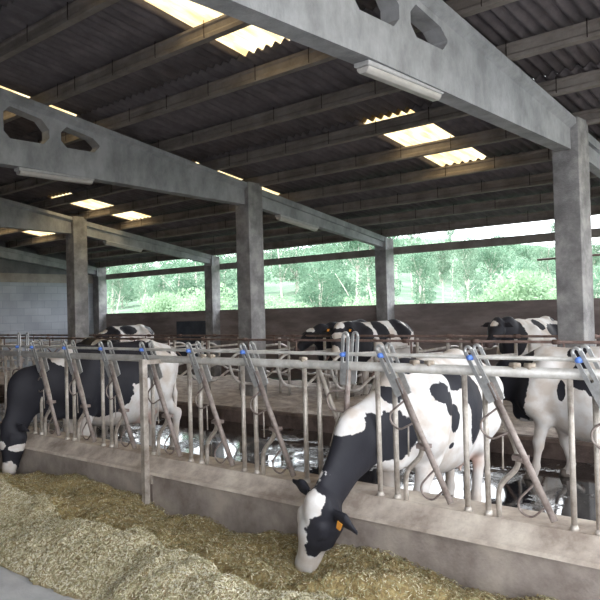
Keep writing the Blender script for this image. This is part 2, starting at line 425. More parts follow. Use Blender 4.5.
m_ = MB(); m_.box((XL, -8.2, -.1), (XR, -8, 4.6))  # unseen wall, added to hold back light from the alley side
structure(m_.build('wall_front', M['backwall']), 'unseen concrete wall added along the feed alley side behind the view', 'wall')
# columns
YC = 10.15
def column(x, y, top, w=.38, d=.40, lab='', notch=True):
    m = MB()
    m.box((x - w/2, y, -.1), (x + w/2, y + d, top))
    o = bevel(m.build('column', M['column']), .012)
    structure(o, lab, 'column')
BX_ = [-4.01, -10.55, -16.96]
labs = ['thick grey concrete column nearest, right side of the barn', 'square concrete column between the cubicles in mid barn', 'concrete column farthest left in front of the block wall']
for x, l in zip(BX_, labs): column(x, YC, zroof(YC) - .26, lab=l)
column(1.68, YC, zroof(YC) - .26, lab='concrete column beyond the right edge of the view')
blabs = ['concrete column at the back wall right of the open strip centre', 'concrete column at the back wall beside the dark board', 'concrete column in the back left corner of the barn']
for x, l in zip([-10.59, -17.05], blabs): column(x, YB - .3, zroof(YB) - .26, .34, .34, l)
column(-23.2, YB - .3, zroof(YB) - .26, .36, .34, blabs[2])
column(-4.05, YB - .3, zroof(YB) - .26, .34, .34, 'concrete column at the back wall hidden by the nearest column')
column(1.68, YB - .3, zroof(YB) - .26, .34, .34, 'concrete column at the back right corner')
for x in (-4.01, -10.55, -16.96, 1.68): column(x, -7.6, zroof(-7.6) - .26, lab='concrete column on the open feed alley side')

# tapered beams with hexagonal openings, thin rear beams
def tri_fill(outer, holes, xa, xb):
    """plate in the YZ plane with holes, extruded from xa to xb"""
    bm = bmesh.new()
    edges = []
    for loop in [outer] + holes:
        vs = [bm.verts.new((xa, y, z)) for y, z in loop]
        for i in range(len(vs)): edges.append(bm.edges.new((vs[i], vs[(i+1) % len(vs)])))
    bmesh.ops.triangle_fill(bm, use_beauty=True, use_dissolve=False, edges=edges)
    r = bmesh.ops.extrude_face_region(bm, geom=bm.faces[:])
    bmesh.ops.translate(bm, verts=[g for g in r['geom'] if isinstance(g, bmesh.types.BMVert)], vec=(xb - xa, 0, 0))
    bmesh.ops.recalc_face_normals(bm, faces=bm.faces[:])
    return bm
def hexhole(ya, yb):
    # bottom edge level, top edge follows the slope of the beam, chamfered corners
    zt = lambda y: 2.57 + 1.85 + (10.3 - y) * .1637 - .20
    z0 = 4.57
    c = .10
    return [(ya, z0 + c), (ya + c, z0), (yb - c, z0 + .0), (yb, z0 + c), (yb, zt(yb) - c * 1.3 if zt(yb) - c * 1.3 > z0 + c + .02 else z0 + c + .03), (yb - c * 1.3, zt(yb - c)), (ya + c, min(zt(ya), z0 + .9)), (ya, min(zt(ya), z0 + .9) - c)]
def main_beam(x, lab):
    zt = lambda y: 4.42 + (10.3 - y) * .1637
    outer = [(10.14, 4.04), (10.14, zt(10.14)), (1.0, zt(1.0)), (1.0, 4.15), (4.0, 4.17)]
    outer = [(10.14, 4.04), (10.14, zt(10.14)), (1.0, zt(1.0)), (-8.0, zt(1.0) - 9.0 * .1637), (-8.0, 4.04), (-7, 4.12), (0, 4.18), (5.5, 4.17)]
    holes = [hexhole(6.14, 6.84), hexhole(5.2, 5.94), hexhole(4.2, 5.0), hexhole(3.2, 4.0), hexhole(2.2, 3.0)]
    holes += [[(1.9 - y, z) for y, z in h] for h in holes[1:]]
    bm = tri_fill(outer, holes, x - .11, x + .11)
    me = bpy.data.meshes.new('roof_beam'); bm.to_mesh(me); bm.free(); me.materials.append(M['beam'])
    o = bpy.data.objects.new('roof_beam', me); COL.objects.link(o)
    structure(o, lab, 'beam')
    m = MB()   # protruding top flange with chamfer underneath
    ya, yb = 10.14, 1.0
    for (y0, z0, y1, z1) in ((10.14, zt(10.14), 1.0, zt(1.0)), (1.0, zt(1.0), -8.0, zt(1.0) - 9 * .1637)):
        prof = [(-.19, 0), (-.19, -.075), (-.115, -.13), (.115, -.13), (.19, -.075), (.19, 0)]
        vs = [(x + px, y0, z0 + pz + .012) for px, pz in prof] + [(x + px, y1, z1 + pz + .012) for px, pz in prof]
        n = 6
        m.add(vs, [(i, (i+1) % n, n + (i+1) % n, n + i) for i in range(n)] + [tuple(range(n)), tuple(range(n, 2*n))[::-1]])
    f = m.build('flange', M['beam'], o)
    return o
blab = ['deep pale concrete beam with two angular openings, upper right', 'deep grey concrete beam with two angular openings, upper left', 'deep concrete beam nearest the left end wall']
for x, l in zip([-4.03, -10.56, -16.97], blab): main_beam(x, l)
def rear_beam(x, lab):
    m = MB()
    zt = lambda y: 4.42 + (10.3 - y) * .1637
    def pr(y, top, bot, w): return [(x - w, y, bot), (x + w, y, bot), (x + w, y, top), (x - w, y, top)]
    a, b = YC + .41, YB - .31
    # web narrower than its top flange
    vs = pr(a, zt(a) - .0, zt(a) - .36, .08) + pr(b, zt(b), zt(b) - .24, .08)
    q = [(0,1,5,4),(1,2,6,5),(2,3,7,6),(3,0,4,7),(3,2,1,0),(4,5,6,7)]
    m.add(vs, q)
    vs = pr(a, zt(a) + .012, zt(a) - .11, .14) + pr(b, zt(b) + .012, zt(b) - .11, .14); m.add(vs, q)
    m.box((x - .17, YB - .34, zt(YB - .3) - .3), (x + .17, YB - .28, zt(YB - .3) + .0))
    structure(m.build('roof_beam', M['beam']), lab, 'beam')
for x, l in zip([-4.03, -10.56, -16.97, -23.2], ['slim rear beam running back from the nearest column', 'slim pale rear beam from the middle column to the back wall', 'slim rear beam beyond the left column', 'rear beam along the left end wall']): rear_beam(x, l)
m_ = MB()

# purlins with wire ties
def purlin(y, i, hid=False):
    z = zroof(y) - .055
    prof = [(-.05,0),(-.05,-.03),(-.028,-.05),(-.028,-.12),(-.052,-.15),(-.052,-.195),(.052,-.195),(.052,-.15),(.028,-.12),(.028,-.05),(.05,-.03),(.05,0)]
    prof = [(y + a, z + b - .002) for a, b in prof]
    m = MB(); m.prism(prof, 'x', XL, XR, 0)
    x = XL + .3 + (i % 3) * .3
    while x < XR:
        pts = [(x, y - .054, z + .03), (x, y - .058, z - .14), (x, y - .056, z - .18), (x + .004, y, z - .182), (x, y + .056, z - .18), (x, y + .058, z - .14), (x, y + .054, z + .03)]
        m.tube(pts, .006, 4, mi=1); x += .96 / 2 + (.48 if (int(x * 3) % 3) else 0)
    o = m.build('purlin', [M['purlin'], M['wire']])
    structure(o, 'concrete purlin with wire ties under the corrugated roof', 'purlin'); o['group'] = 'roof purlins'
PY = [15.07, 13.93, 12.80, 11.68, 10.53, 9.40, 8.23, 7.06, 5.90, 4.72, 3.6, 2.45, 1.35]
for i, y in enumerate(PY): purlin(y, i)
for i, y in enumerate([.6, -.7, -2, -3.3, -4.6, -5.9, -7.2]): purlin(y, i)

# corrugated roof in sheets, translucent sheets left out of it
PIT = .16; SH = .96
rows = [(15.75, 14.2), (14.3, 11.77), (11.87, 9.3), (9.4, 6.78), (6.88, 4.3), (4.4, 1.9), (2.0, .95)]
rowsF = [(1.05, -1.0), (-.9, -3.1), (-3.0, -5.2), (-5.1, -8.3)]
K0 = math.floor((XL + 7.0) / SH); K1 = math.ceil((XR + 7.0) / SH)
def sheet(k, ya, yb, lift, f0=0.0, f1=1.0):
    xs = np.linspace(-7.0 + (k + f0) * SH, -7.0 + (k + f1) * SH, 49)
    n = 3
    tt = np.linspace(0, 1, n)
    Vs = []
    for t in tt:
        y = ya + (yb - ya) * t
        z = zroof(y) + .031 * np.cos(2 * np.pi * (xs + 7.0) / PIT) + lift * (1 - t) + .0
        Vs.append(np.stack([xs, np.full_like(xs, y), z], -1))
    Vs = np.concatenate(Vs); w = len(xs)
    idx = np.arange(len(Vs)).reshape(n, w)
    return Vs, np.stack([idx[:-1, :-1], idx[:-1, 1:], idx[1:, 1:], idx[1:, :-1]], -1).reshape(-1, 4)
allV = []; allF = []; off = 0
SKY = [(k, r) for k in (-15, -10, -5, 0, 5) for r in (2, 4)]
for r, (ya, yb) in enumerate(rows + rowsF):
    for k in range(K0, K1):
        if (k, r) in SKY:
            if k == -5:
                v, f = sheet(k, ya, yb, .018, .83, 1.0); allV.append(v); allF.append(f + off); off += len(v)
            continue
        v, f = sheet(k, ya, yb, .018 if ya < 15.5 else .0)
        if r >= len(rows): v, f = sheet(k, ya, yb, 0.0)
        allV.append(v); allF.append(f + off); off += len(v)
o = np_mesh('ceiling', np.concatenate(allV), np.concatenate(allF), M['fibro'], smooth=True)
md = o.modifiers.new('thick', 'SOLIDIFY'); md.thickness = .008; md.offset = 1
structure(o, 'dark corrugated fibre cement roof on purlins', 'roof')
skn = {(0,2): 'bright translucent roof sheet left of the nearest column, two purlins wide', (0,4): 'large yellow translucent roof sheet at the top beside the near beam',
       (-5,2): 'translucent roof sheet glowing behind the middle column top', (-5,4): 'translucent roof sheet glowing over the upper left beam openings',
       (-10,2): 'small translucent roof sheet right of the far left column', (-10,4): 'translucent roof sheet hidden over the upper left beam',
       (-15,2): 'farthest translucent roof sheet near the left end wall', (-15,4): 'translucent roof sheet nearest the gable ridge',
       (5,2): 'unseen translucent roof sheet right of the nearest column, added for light', (5,4): 'unseen translucent roof sheet right of the near beam, added for light'}  # last pair continues the sheet spacing out of view, added for lighting
for (k, r) in SKY:
    v, f = sheet(k, rows[r][0], rows[r][1], .018, 0, .83 if k == -5 else 1)
    o = np_mesh('skylight_panel', v, f, M['skylight'], smooth=True)
    tag(o, skn[(k, r)], 'skylight', 'translucent roof sheets')

# dark board on back wall, dark post in back corner
m_ = MB(); m_.box((-18.95, YB - .05, .55), (-17.28, YB - .005, 1.68)); m_.box((-18.9, YB - .06, 1.1), (-17.33, YB - .045, 1.14))
tag(bevel(m_.build('dark_board', M['panel']), .01), 'dark blue grey board fixed on the low back wall', 'board')
m_ = MB(); m_.box((XL + .02, YB - .75, 0), (XL + .12, YB - .62, 3.44))
tag(m_.build('steel_post', M['darksteel']), 'dark slim steel post at the corner of the block wall', 'post')
m_ = MB(); m_.tube([(-6.9, YB + .5, 2.9), (-4.3, YB + .5, 2.93)], .025, 8); m_.tube([(-4.3, YB + .5, 0), (-4.3, YB + .5, 2.95)], .03, 8)
tag(m_.build('metal_pipe', M['rusttube']), 'thin dark pipe arm sticking out beside the nearest column', 'pipe')

# fluorescent lamps
def lamp(x, y0, y1, ztop0, ztop1, lab):
    t = empty('ceiling_light', (x, (y0 + y1) / 2, (ztop0 + ztop1) / 2), 0, lab, 'ceiling light', 'fluorescent lamps under the beams')
    t.rotation_euler = (math.atan2(ztop1 - ztop0, y1 - y0), 0, 0)
    L = (y1 - y0) / 2
    m = MB(); m.prism([(-.085, 0), (-.085, -.035), (-.075, -.045), (.075, -.045), (.085, -.035), (.085, 0)], 'y', -L, L)
    bevel(m.build('lamp_housing', M['lampbody'], t), .006)
    m = MB(); m.prism([(-.075, -.046), (-.066, -.08), (-.035, -.105), (.035, -.105), (.066, -.08), (.075, -.046)], 'y', -L + .02, L - .02)
    bevel(m.build('diffuser', M['lampdiff'], t), .01)
lamp(-4.03, 5.45, 6.78, 4.165, 4.16, 'long grey fluorescent lamp under the near beam')
lamp(-10.56, 5.45, 6.75, 4.165, 4.155, 'long grey fluorescent lamp under the upper left beam')
zb = lambda y: 4.42 + (10.3 - y) * .1637 - .36 + (y - 10.55) / 4.35 * .12
lamp(-10.56, 11.2, 12.45, zb(11.2), zb(12.45), 'brownish fluorescent lamp under the slim rear beam of the middle column')
lamp(-16.97, 11.2, 12.4, zb(11.2), zb(12.4), 'fluorescent lamp under the far left slim rear beam')

# ------------------------------------------------------------------ headlock feed fence
fence = empty('headlock_fence', (0, YF, .5), 0, 'long galvanised headlock feed fence standing on the concrete curb', 'feed fence')
P = .715; XA = -2.468
X0f, X1f = XA + P * -19.5, XA + P * 5
def fpart(m, name, mt, parent=None):
    o = m.build(name, mt, parent or fence)
    if parent is None: pass
    return o
def fx(p): return (p[0], p[1], p[2] - .5)
m_ = MB(); m_.tube([fx((X0f, 0, 1.44)), fx((X1f, 0, 1.44))], .034, 12); fpart(m_, 'top_rail', M['galvtop'])
m_ = MB(); m_.tube([fx((X0f, -.005, 1.53)), fx((X1f, -.005, 1.53))], .014, 8); fpart(m_, 'locking_rail', M['galvtop'])
m_ = MB(); m_.box((-5.76, -.25, -.5), (-5.705, -.195, .95)); m_.box((-5.75, -.2, .90), (-5.715, 0, .94)); m_.box((-5.79, -.2, -.22), (-5.675, -.178, -.14)); fpart(m_, 'post', M['galv'])
m_ = MB(); m_.box((-14.5, -.25, -.5), (-14.44, -.185, .95)); m_.box((-14.49, -.19, .90), (-14.45, 0, .94)); fpart(m_, 'post', M['galv'])
# prototypes for one headlock, placed at x = 0
def up_bar(dx, lean=0):
    m = MB(); m.tube([fx((dx, 0, 1.41)), fx((dx, 0, .49))], .0195, 8)
    m.tube([fx((dx, 0, .53)), fx((dx, 0, .497))], [.022, .032], 8)
    return m
def bent():
    m = MB(); m.tube([fx((.15, .0, 1.41)), fx((.355, 0, .96)), fx((.375, 0, .84)), fx((.225, 0, .70)), fx((.225, 0, .49))], .0185, 8, bend=.07)
    return m
def lock_bar(th):
    # pivot about (.38, .9); th = lean of the top towards -x
    piv = Vector((.435, -.045, .90 - .5)); d = Vector((-math.sin(th), 0, math.cos(th)))
    n = Vector((d.z, 0, -d.x))
    bar = MB(); bar.tube([piv + d * .52, piv - d * .40], .022, 10)
    plates = MB()
    for dy, o_ in ((-.015, 0), (.085, .015)):
        c0 = piv + d * .42 + Vector((0, dy, 0)) - n * .022; c1 = piv + d * .765 + Vector((0, dy, 0)) + n * (o_ - .03)
        # slotted flat plate: two strips, rounded top
        for s in (-1, 1):
            a = c0 + n * (.024 * s); b = c1 + n * (.024 * s)
            w = n * .0125; y = Vector((0, .005, 0))
            vs = [a - w - y, a + w - y, a + w + y, a - w + y, b - w - y, b + w - y, b + w + y, b - w + y]
            plates.add(vs, [(0,1,5,4),(1,2,6,5),(2,3,7,6),(3,0,4,7),(3,2,1,0),(4,5,6,7)])
        arc = []
        for k in range(9):
            a = math.pi * k / 8
            arc.append((c1 + n * (.024 * math.cos(a)) + d * (.03 * math.sin(a))))
        plates.tube(arc, .011, 6)
        e = c0 + d * .10
        a, b = c0 - d * .02, c0 + d * .15
        w = n * .033; y = Vector((0, .005, 0))
        plates.add([a - w - y, a + w - y, a + w + y, a - w + y, b - w - y, b + w - y, b + w + y, b - w + y], [(0,1,5,4),(1,2,6,5),(2,3,7,6),(3,0,4,7),(3,2,1,0),(4,5,6,7)])
    hu = MB(); s = piv + d * .36; t = piv + d * .19
    hu.tube([s, s - n * .17 - d * .03, s - n * .20 - d * .09, t - n * .16 + d * .0, t], .0075, 6, bend=.04)
    hl = MB(); s = piv - d * .15; t = piv - d * .30
    hl.tube([s, s - n * .17 - d * .06, s - n * .19 - d * .13, t - n * .13 - d * .04, t], .0075, 6, bend=.04)
    rod = MB(); a = t
    p1 = piv + d * .19 - n * .05
    rod.tube([piv + d * .19 - n * .07, Vector((.275, -.03, .82 - .5))], .006, 6)
    kn = MB(); q = piv + d * .655
    top = Vector((q.x, -.06, 1.53 - .5))
    lam = (1.03 - piv.z) / d.z; kx = piv.x + d.x * lam - .04
    kn.tube([(kx, -.085, 1.03), (kx, -.04, 1.03)], [.017, .021], 10); kn.ball((kx, -.085, 1.03), (.018, .012, .018), 10, 6)
    cl = MB(); cl.tube([(.345, -.005, .90 - .5), (.43, -.045, .895 - .5)], .026, 8)
    cl.box((.35, -.05, .385), (.43, .03, .415))
    return bar, plates, hu, hl, rod, kn, cl
uA = up_bar(0).build('upright', M['galv'], fence); uB = up_bar(.15).build('upright', M['galv'], fence)
bt = bent().build('bent_tube', M['galv'], fence)
TH_OPEN, TH_SHUT = math.atan2(.371, .75), -.09
def lock_proto(th):
    bar, pl, hu, hl, rod, kn, cl = lock_bar(th)
    b = bar.build('locking_bar', M['rust'], fence)
    subs = [pl.build('slotted_bracket', M['zinc'], b), hu.build('release_hoop', M['rust'], b), hl.build('guard_hoop', M['rust'], b), rod.build('thin_rod', M['galv'], b), kn.build('blue_knob', M['blue'], b)]
    c = cl.build('pivot_clamp', M['rust'], fence)
    subs[-1]['label'] = 'blue plastic knob'
    return b, c
bo, co = lock_proto(TH_OPEN); bs, cs_ = lock_proto(TH_SHUT)
protos = [uA, uB, bt, co, cs_]
LOCKED = {-2, -9}
units = list(range(4, -19, -1))
used_bo = used_bs = False
for j in units:
    x = XA + P * j
    for p in (uA, uB, bt):
        c = p.copy(); COL.objects.link(c); c.location = (x, 0, 0); c.parent = fence
    src, cc = (bs, cs_) if j in LOCKED else (bo, co)
    c = cc.copy(); COL.objects.link(c); c.location = (x, 0, 0); c.parent = fence
    b = src.copy(); COL.objects.link(b); b.location = (x, 0, 0); b.parent = fence
    for ch in list(src.children):
        q = ch.copy(); COL.objects.link(q); q.parent = b
for p in (bo, bs):
    for ch in list(p.children): bpy.data.objects.remove(ch)
for p in (uA, uB, bt, bo, co, bs, cs_): bpy.data.objects.remove(p)
for x in (-2.1, -2.0, -2.85, -2.73, -3.9, -5.0, -5.12):
    m = MB(); m.tube([(x - .035, -.01, .985), (x + .035, -.01, .985)], .015, 8); m.tube([(x, -.01, .96), (x, -.01, 1.0)], .017, 8)
    m.build('rail_clamp', M['clamp'], fence)

# ------------------------------------------------------------------ cubicles
def neck_rail(y, z, lab, mt, r=.02):
    m = MB(); m.tube([(XL + .3, y, z), (XR - .2, y, z)], r, 8)
    x = -22.0
    while x < XR:
        m.tube([(x - .05, y, z), (x + .05, y, z)], r * 1.7, 8); x += 1.2
    tag(m.build('neck_rail', mt), lab, 'rail')
neck_rail(9.62, 1.375, 'rusty neck rail along the front cubicles', M['rusttube'])
neck_rail(10.98, 1.395, 'rusty neck rail along the rear cubicles', M['rusttube'])
def divider(sgn):
    t = empty('stall_divider', (0, 0, 0))
    m = MB(); m.tube([(0, .02*sgn, .15), (0, .02*sgn, 1.36)], .028, 8); m.build('post', M['whitetube'], t)
    m = MB(); m.tube([(0, 0, 1.12), (0, -1.35*sgn, 1.16), (0, -1.62*sgn, 1.0), (0, -1.45*sgn, .62), (0, -.9*sgn, .52), (0, -.45*sgn, .75), (0, 0, .62)], .025, 8, bend=.14); m.build('loop_tube', M['whitetube'], t)
    m = MB(); m.tube([(0, -.12*sgn, 1.1), (0, -.62*sgn, .62)], .018, 8); m.build('brace', M['rusttube'], t)
    m = MB(); m.tube([(0, -1.08*sgn, 1.16), (0, -1.08*sgn, 1.36)], .016, 8); m.build('rail_bracket', M['rusttube'], t)
    return t
dF = divider(1); dR = divider(-1)
tag(dF, 'looped tube divider between the front cubicles', 'stall divider', 'front cubicle dividers')
tag(dR, 'looped tube divider between the rear cubicles', 'stall divider', 'rear cubicle dividers')
xs_f = [-21.9 + 1.2 * i for i in range(20)]
for i, x in enumerate(xs_f):
    o = dF if i == 0 else copy_tree(dF); o.location = (x, 10.70, 0)
xs_r = [-22.3, -21.1, -19.9, -18.7, -17.5, -16.3, -15.1, -13.9, -12.7, -11.5, -10.3, -9.1, -7.9, -7.0, -6.15, -4.95, -3.95, -2.75, -1.55, -.35]
for i, x in enumerate(xs_r):
    o = dR if i == 0 else copy_tree(dR); o.location = (x, 10.90, 0)

# ------------------------------------------------------------------ silage
def height_old(X, Y):
    base = .15 + .05 * np.sin(X * 1.7 + .6)
    eaten = -.26 * np.exp(-((X + 3.42) / .45) ** 2 - ((Y - 3.75) / .40) ** 2) - .10 * np.exp(-((X + 8.1) / .7) ** 2 - ((Y - 3.9) / .4) ** 2)
    rid = .07 * np.exp(-((Y - 3.45) / .25) ** 2) - .06 * np.clip((Y - 3.9) / .35, 0, 1)
    right = -.9 * np.clip((X + 2.15), 0, 1) * 0 
    h = base + eaten + rid + fbm(X * 2.2, Y * 2.2, 21, 5) * .26 + fbm(X * 9, Y * 9, 5, 4) * .06
    # alley-side falloff at the right end of the heap
    edge = np.clip((Y - (2.9 + np.clip(X + 3.0, 0, 1.6) * .75 + fbm(X * 2, Y * 0 + 3, 8) * .4)) / .35, 0, 1)
    return np.maximum(h, .012) * edge - (1 - edge) * .05
def height_new(X, Y):
    yf = 3.46 + fbm(X * 1.5, X * 0, 31, 3) * .5 - np.clip((X + 5.5) * .05, -.1, .2)       # border towards the curb
    yn = 2.62 + fbm(X * 1.3 + 9, X * 0, 33, 3) * .35 - np.clip(X + 4.2, 0, 1.2) * .3
    a = np.clip((yf - Y) / .30, 0, 1); b = np.clip((Y - yn) / .75, 0, 1)
    s = a * a * (3 - 2 * a) ; t = b * (2 - b)
    return (.27 + fbm(X * 1.8, Y * 1.8, 41, 4) * .32 + fbm(X * 10, Y * 10, 45, 4) * .05) * s * t - .03 * ((s * t) < .04)
def heap(name, fn, x0, x1, y0, y1, step, mt, mats, nst, lab, gate=None, cat='silage'):
    xs = np.arange(x0, x1, step); ys = np.arange(y0, y1, step)
    X, Y = np.meshgrid(xs, ys); Z = fn(X, Y)
    ny, nx = X.shape; idx = np.arange(nx * ny).reshape(ny, nx)
    Fq = np.stack([idx[:-1, :-1], idx[:-1, 1:], idx[1:, 1:], idx[1:, :-1]], -1).reshape(-1, 4)
    V = np.stack([X, Y, Z], -1).reshape(-1, 3)
    keep = (Z.ravel()[Fq] > -.005).any(1) ; Fq = Fq[keep]
    # chopped stalks lying on the surface
    w = rng.random(nst * 3)
    px = x0 + (x1 - x0) * rng.random(nst * 3) ** (.6 if True else 1); py = y0 + (y1 - y0) * rng.random(nst * 3)
    pz = fn(px, py); ok = pz > .01; px, py, pz = px[ok][:nst], py[ok][:nst], pz[ok][:nst]
    n = len(px)
    e = .01
    gx = (fn(px + e, py) - pz) / e; gy = (fn(px, py + e) - pz) / e
    a = rng.random(n) * 2 * np.pi; tilt = rng.normal(0, .45, n)
    L = rng.uniform(.004, .014, n); Wd = rng.uniform(.0015, .0035, n)
    d = np.stack([np.cos(a), np.sin(a), gx * np.cos(a) + gy * np.sin(a) + tilt], -1); d /= np.linalg.norm(d, axis=1)[:, None]
    nr = np.stack([-gx, -gy, np.ones(n)], -1) + rng.normal(0, .35, (n, 3)); nr /= np.linalg.norm(nr, axis=1)[:, None]
    s = np.cross(d, nr); s /= np.linalg.norm(s, axis=1)[:, None] + 1e-9
    c = np.stack([px, py, pz + .005 + np.abs(rng.normal(0, .004, n))], -1)
    dl = d * L[:, None]; sw = s * Wd[:, None]; up_ = nr * Wd[:, None] * .8
    SV = np.stack([c - dl - sw, c - dl + sw, c + dl + sw, c + dl - sw, c - dl + up_, c + dl + up_], 1).reshape(-1, 3)
    b = np.arange(n)[:, None] * 6 + len(V)
    SF = np.concatenate([b + np.array([0, 1, 2, 3]), b + np.array([0, 4, 5, 3]), b + np.array([1, 2, 5, 4])])
    mi1 = rng.choice(len(mats), n, p=np.array([m[1] for m in mats])) + 1
    mi = np.concatenate([np.zeros(len(Fq), int), mi1, mi1, mi1])
    o = np_mesh(name, np.concatenate([V, SV]), np.concatenate([Fq, SF]), [mt] + [m[0] for m in mats], mi=mi)
    sm = np.zeros(len(o.data.polygons), bool); sm[:len(Fq)] = True
    o.data.polygons.foreach_set('use_smooth', sm)
    return tag(o, lab, cat, kind='stuff')
heap('moist_silage', height_old, -11.0, -1.2, 2.7, 4.24, .022, M['feed_old'], [(M['st1'], .16), (M['st2'], .34), (M['st3'], .50)], 60000,
     'darker brown green silage strip heaped along the concrete curb')
heap('dry_silage', height_new, -10.0, -2.2, 1.9, 3.9, .022, M['feed_new'], [(M['st1'], .40), (M['st4'], .15), (M['st2'], .30), (M['st3'], .15)], 70000,
     'pale dry chopped silage pile spread over the alley floor')

# ------------------------------------------------------------------ cows
def rc(p, a, ra, b, rb):
    """distance to a round cone (vectorised)"""
    ba = b - a; l2 = float(ba @ ba)
    if l2 < 1e-9: return np.linalg.norm(p - a, axis=-1) - ra
    pa = p - a; t = np.clip((pa @ ba) / l2, 0, 1)
    # correction for taper
    q = pa - t[..., None] * ba
    dq = np.sqrt((q * q).sum(-1)); sl = (ra - rb) / math.sqrt(l2)
    t2 = np.clip(t + dq * sl / math.sqrt(l2), 0, 1)
    q = pa - t2[..., None] * ba
    return np.sqrt((q * q).sum(-1)) - (ra + (rb - ra) * t2)
class Prim:
    def __init__(s, a, ra, b, rb, k=.05, ax=None, fl=1.0):
        s.a = np.array(a, float); s.b = np.array(b, float); s.ra, s.rb, s.k, s.fl = ra, rb, k, fl
        s.ax = None if ax is None else np.array(ax, float) / np.linalg.norm(ax)
    def d(s, p):
        if s.ax is None: return rc(p, s.a, s.ra, s.b, s.rb)
        c = (s.a + s.b) / 2
        f = 1 / s.fl - 1
        st = lambda q: q + ((q - c) @ s.ax)[..., None] * f * s.ax
        return rc(st(p), st(s.a[None])[0], s.ra, st(s.b[None])[0], s.rb) * min(1, s.fl * 1.15)
    def box(s, m):
        r = max(s.ra, s.rb) + m
        return np.minimum(s.a, s.b) - r, np.maximum(s.a, s.b) + r
def smin(a, b, k):
    h = np.clip(.5 + .5 * (b - a) / k, 0, 1)
    return b + (a - b) * h - k * h * (1 - h)
def field(prims, p):
    d = np.full(p.shape[:-1], 1e3)
    for q in prims: d = smin(d, q.d(p), q.k)
    return d
def nets(prims, vox):
    lo = np.min([q.box(.08)[0] for q in prims], 0); hi = np.max([q.box(.08)[1] for q in prims], 0)
    n = np.ceil((hi - lo) / vox).astype(int) + 1
    D = np.full(tuple(n), 1.0, np.float64)
    gx = [lo[i] + vox * np.arange(n[i]) for i in range(3)]
    for q in prims:
        a, b = q.box(.12)
        i0 = np.clip(((a - lo) / vox).astype(int), 0, n - 1); i1 = np.clip(((b - lo) / vox).astype(int) + 2, 1, n)
        G = np.stack(np.meshgrid(gx[0][i0[0]:i1[0]], gx[1][i0[1]:i1[1]], gx[2][i0[2]:i1[2]], indexing='ij'), -1)
        s = (slice(i0[0], i1[0]), slice(i0[1], i1[1]), slice(i0[2], i1[2]))
        D[s] = smin(D[s], q.d(G), q.k)
    S = D < 0
    c = [S[i:n[0]-1+i, j:n[1]-1+j, k:n[2]-1+k] for i in (0,1) for j in (0,1) for k in (0,1)]
    cnt = sum(x.astype(int) for x in c); act = (cnt > 0) & (cnt < 8)
    vid = -np.ones(act.shape, int); ii = np.argwhere(act); vid[act] = np.arange(len(ii))
    acc = np.zeros((len(ii), 3)); w = np.zeros(len(ii))
    corners = [(i, j, k) for i in (0,1) for j in (0,1) for k in (0,1)]
    for a in corners:
        for ax in range(3):
            if a[ax]: continue
            b = list(a); b[ax] = 1
            da = D[tuple((ii + a).T)]; db = D[tuple((ii + b).T)]
            m = (da < 0) != (db < 0); t = np.where(m, da / np.where(m, da - db, 1), 0)
            pt = np.array(a, float)[None] + np.eye(3)[ax][None] * t[:, None]
            acc += pt * m[:, None]; w += m
    V = lo + (ii + acc / w[:, None]) * vox
    Fs = []
    for ax in range(3):
        u, v = (ax + 1) % 3, (ax + 2) % 3
        sl = [slice(1, n[i]-1) for i in range(3)]; sl[ax] = slice(0, n[ax]-1); s2 = list(sl); s2[ax] = slice(1, n[ax])
        A = S[tuple(sl)]; B = S[tuple(s2)]; base = np.array([s.start for s in sl])
        for flip, mm in ((False, A & ~B), (True, ~A & B)):
            e = np.argwhere(mm) + base
            if not len(e): continue
            du = np.zeros(3, int); du[u] = 1; dv = np.zeros(3, int); dv[v] = 1
            q = [vid[tuple((e - du - dv).T)], vid[tuple((e - dv).T)], vid[tuple(e.T)], vid[tuple((e - du).T)]]
            if flip: q = q[::-1]
            Fs.append(np.stack(q, -1))
    Fq = np.concatenate(Fs); Fq = Fq[(Fq >= 0).all(1)]
    for _ in range(3):
        d = field(prims, V); e = vox * .25; g = np.zeros_like(V)
        for i in range(3):
            o_ = np.zeros(3); o_[i] = e; g[:, i] = (field(prims, V + o_) - field(prims, V - o_)) / (2 * e)
        g2 = (g * g).sum(1).clip(.05); step = np.clip(d / g2, -vox, vox)
        V = V - g * (step * .9)[:, None]
    # one pass of smoothing
    E = np.concatenate([Fq[:, [0,1]], Fq[:, [1,2]], Fq[:, [2,3]], Fq[:, [3,0]]])
    for _ in range(2):
        s = np.zeros_like(V); c_ = np.zeros(len(V))
        np.add.at(s, E[:, 0], V[E[:, 1]]); np.add.at(s, E[:, 1], V[E[:, 0]]); np.add.at(c_, E[:, 0], 1); np.add.at(c_, E[:, 1], 1)
        V = V * .5 + .5 * s / c_.clip(1)[:, None]
    return V, Fq

def unit(v): v = np.array(v, float); return v / np.linalg.norm(v)

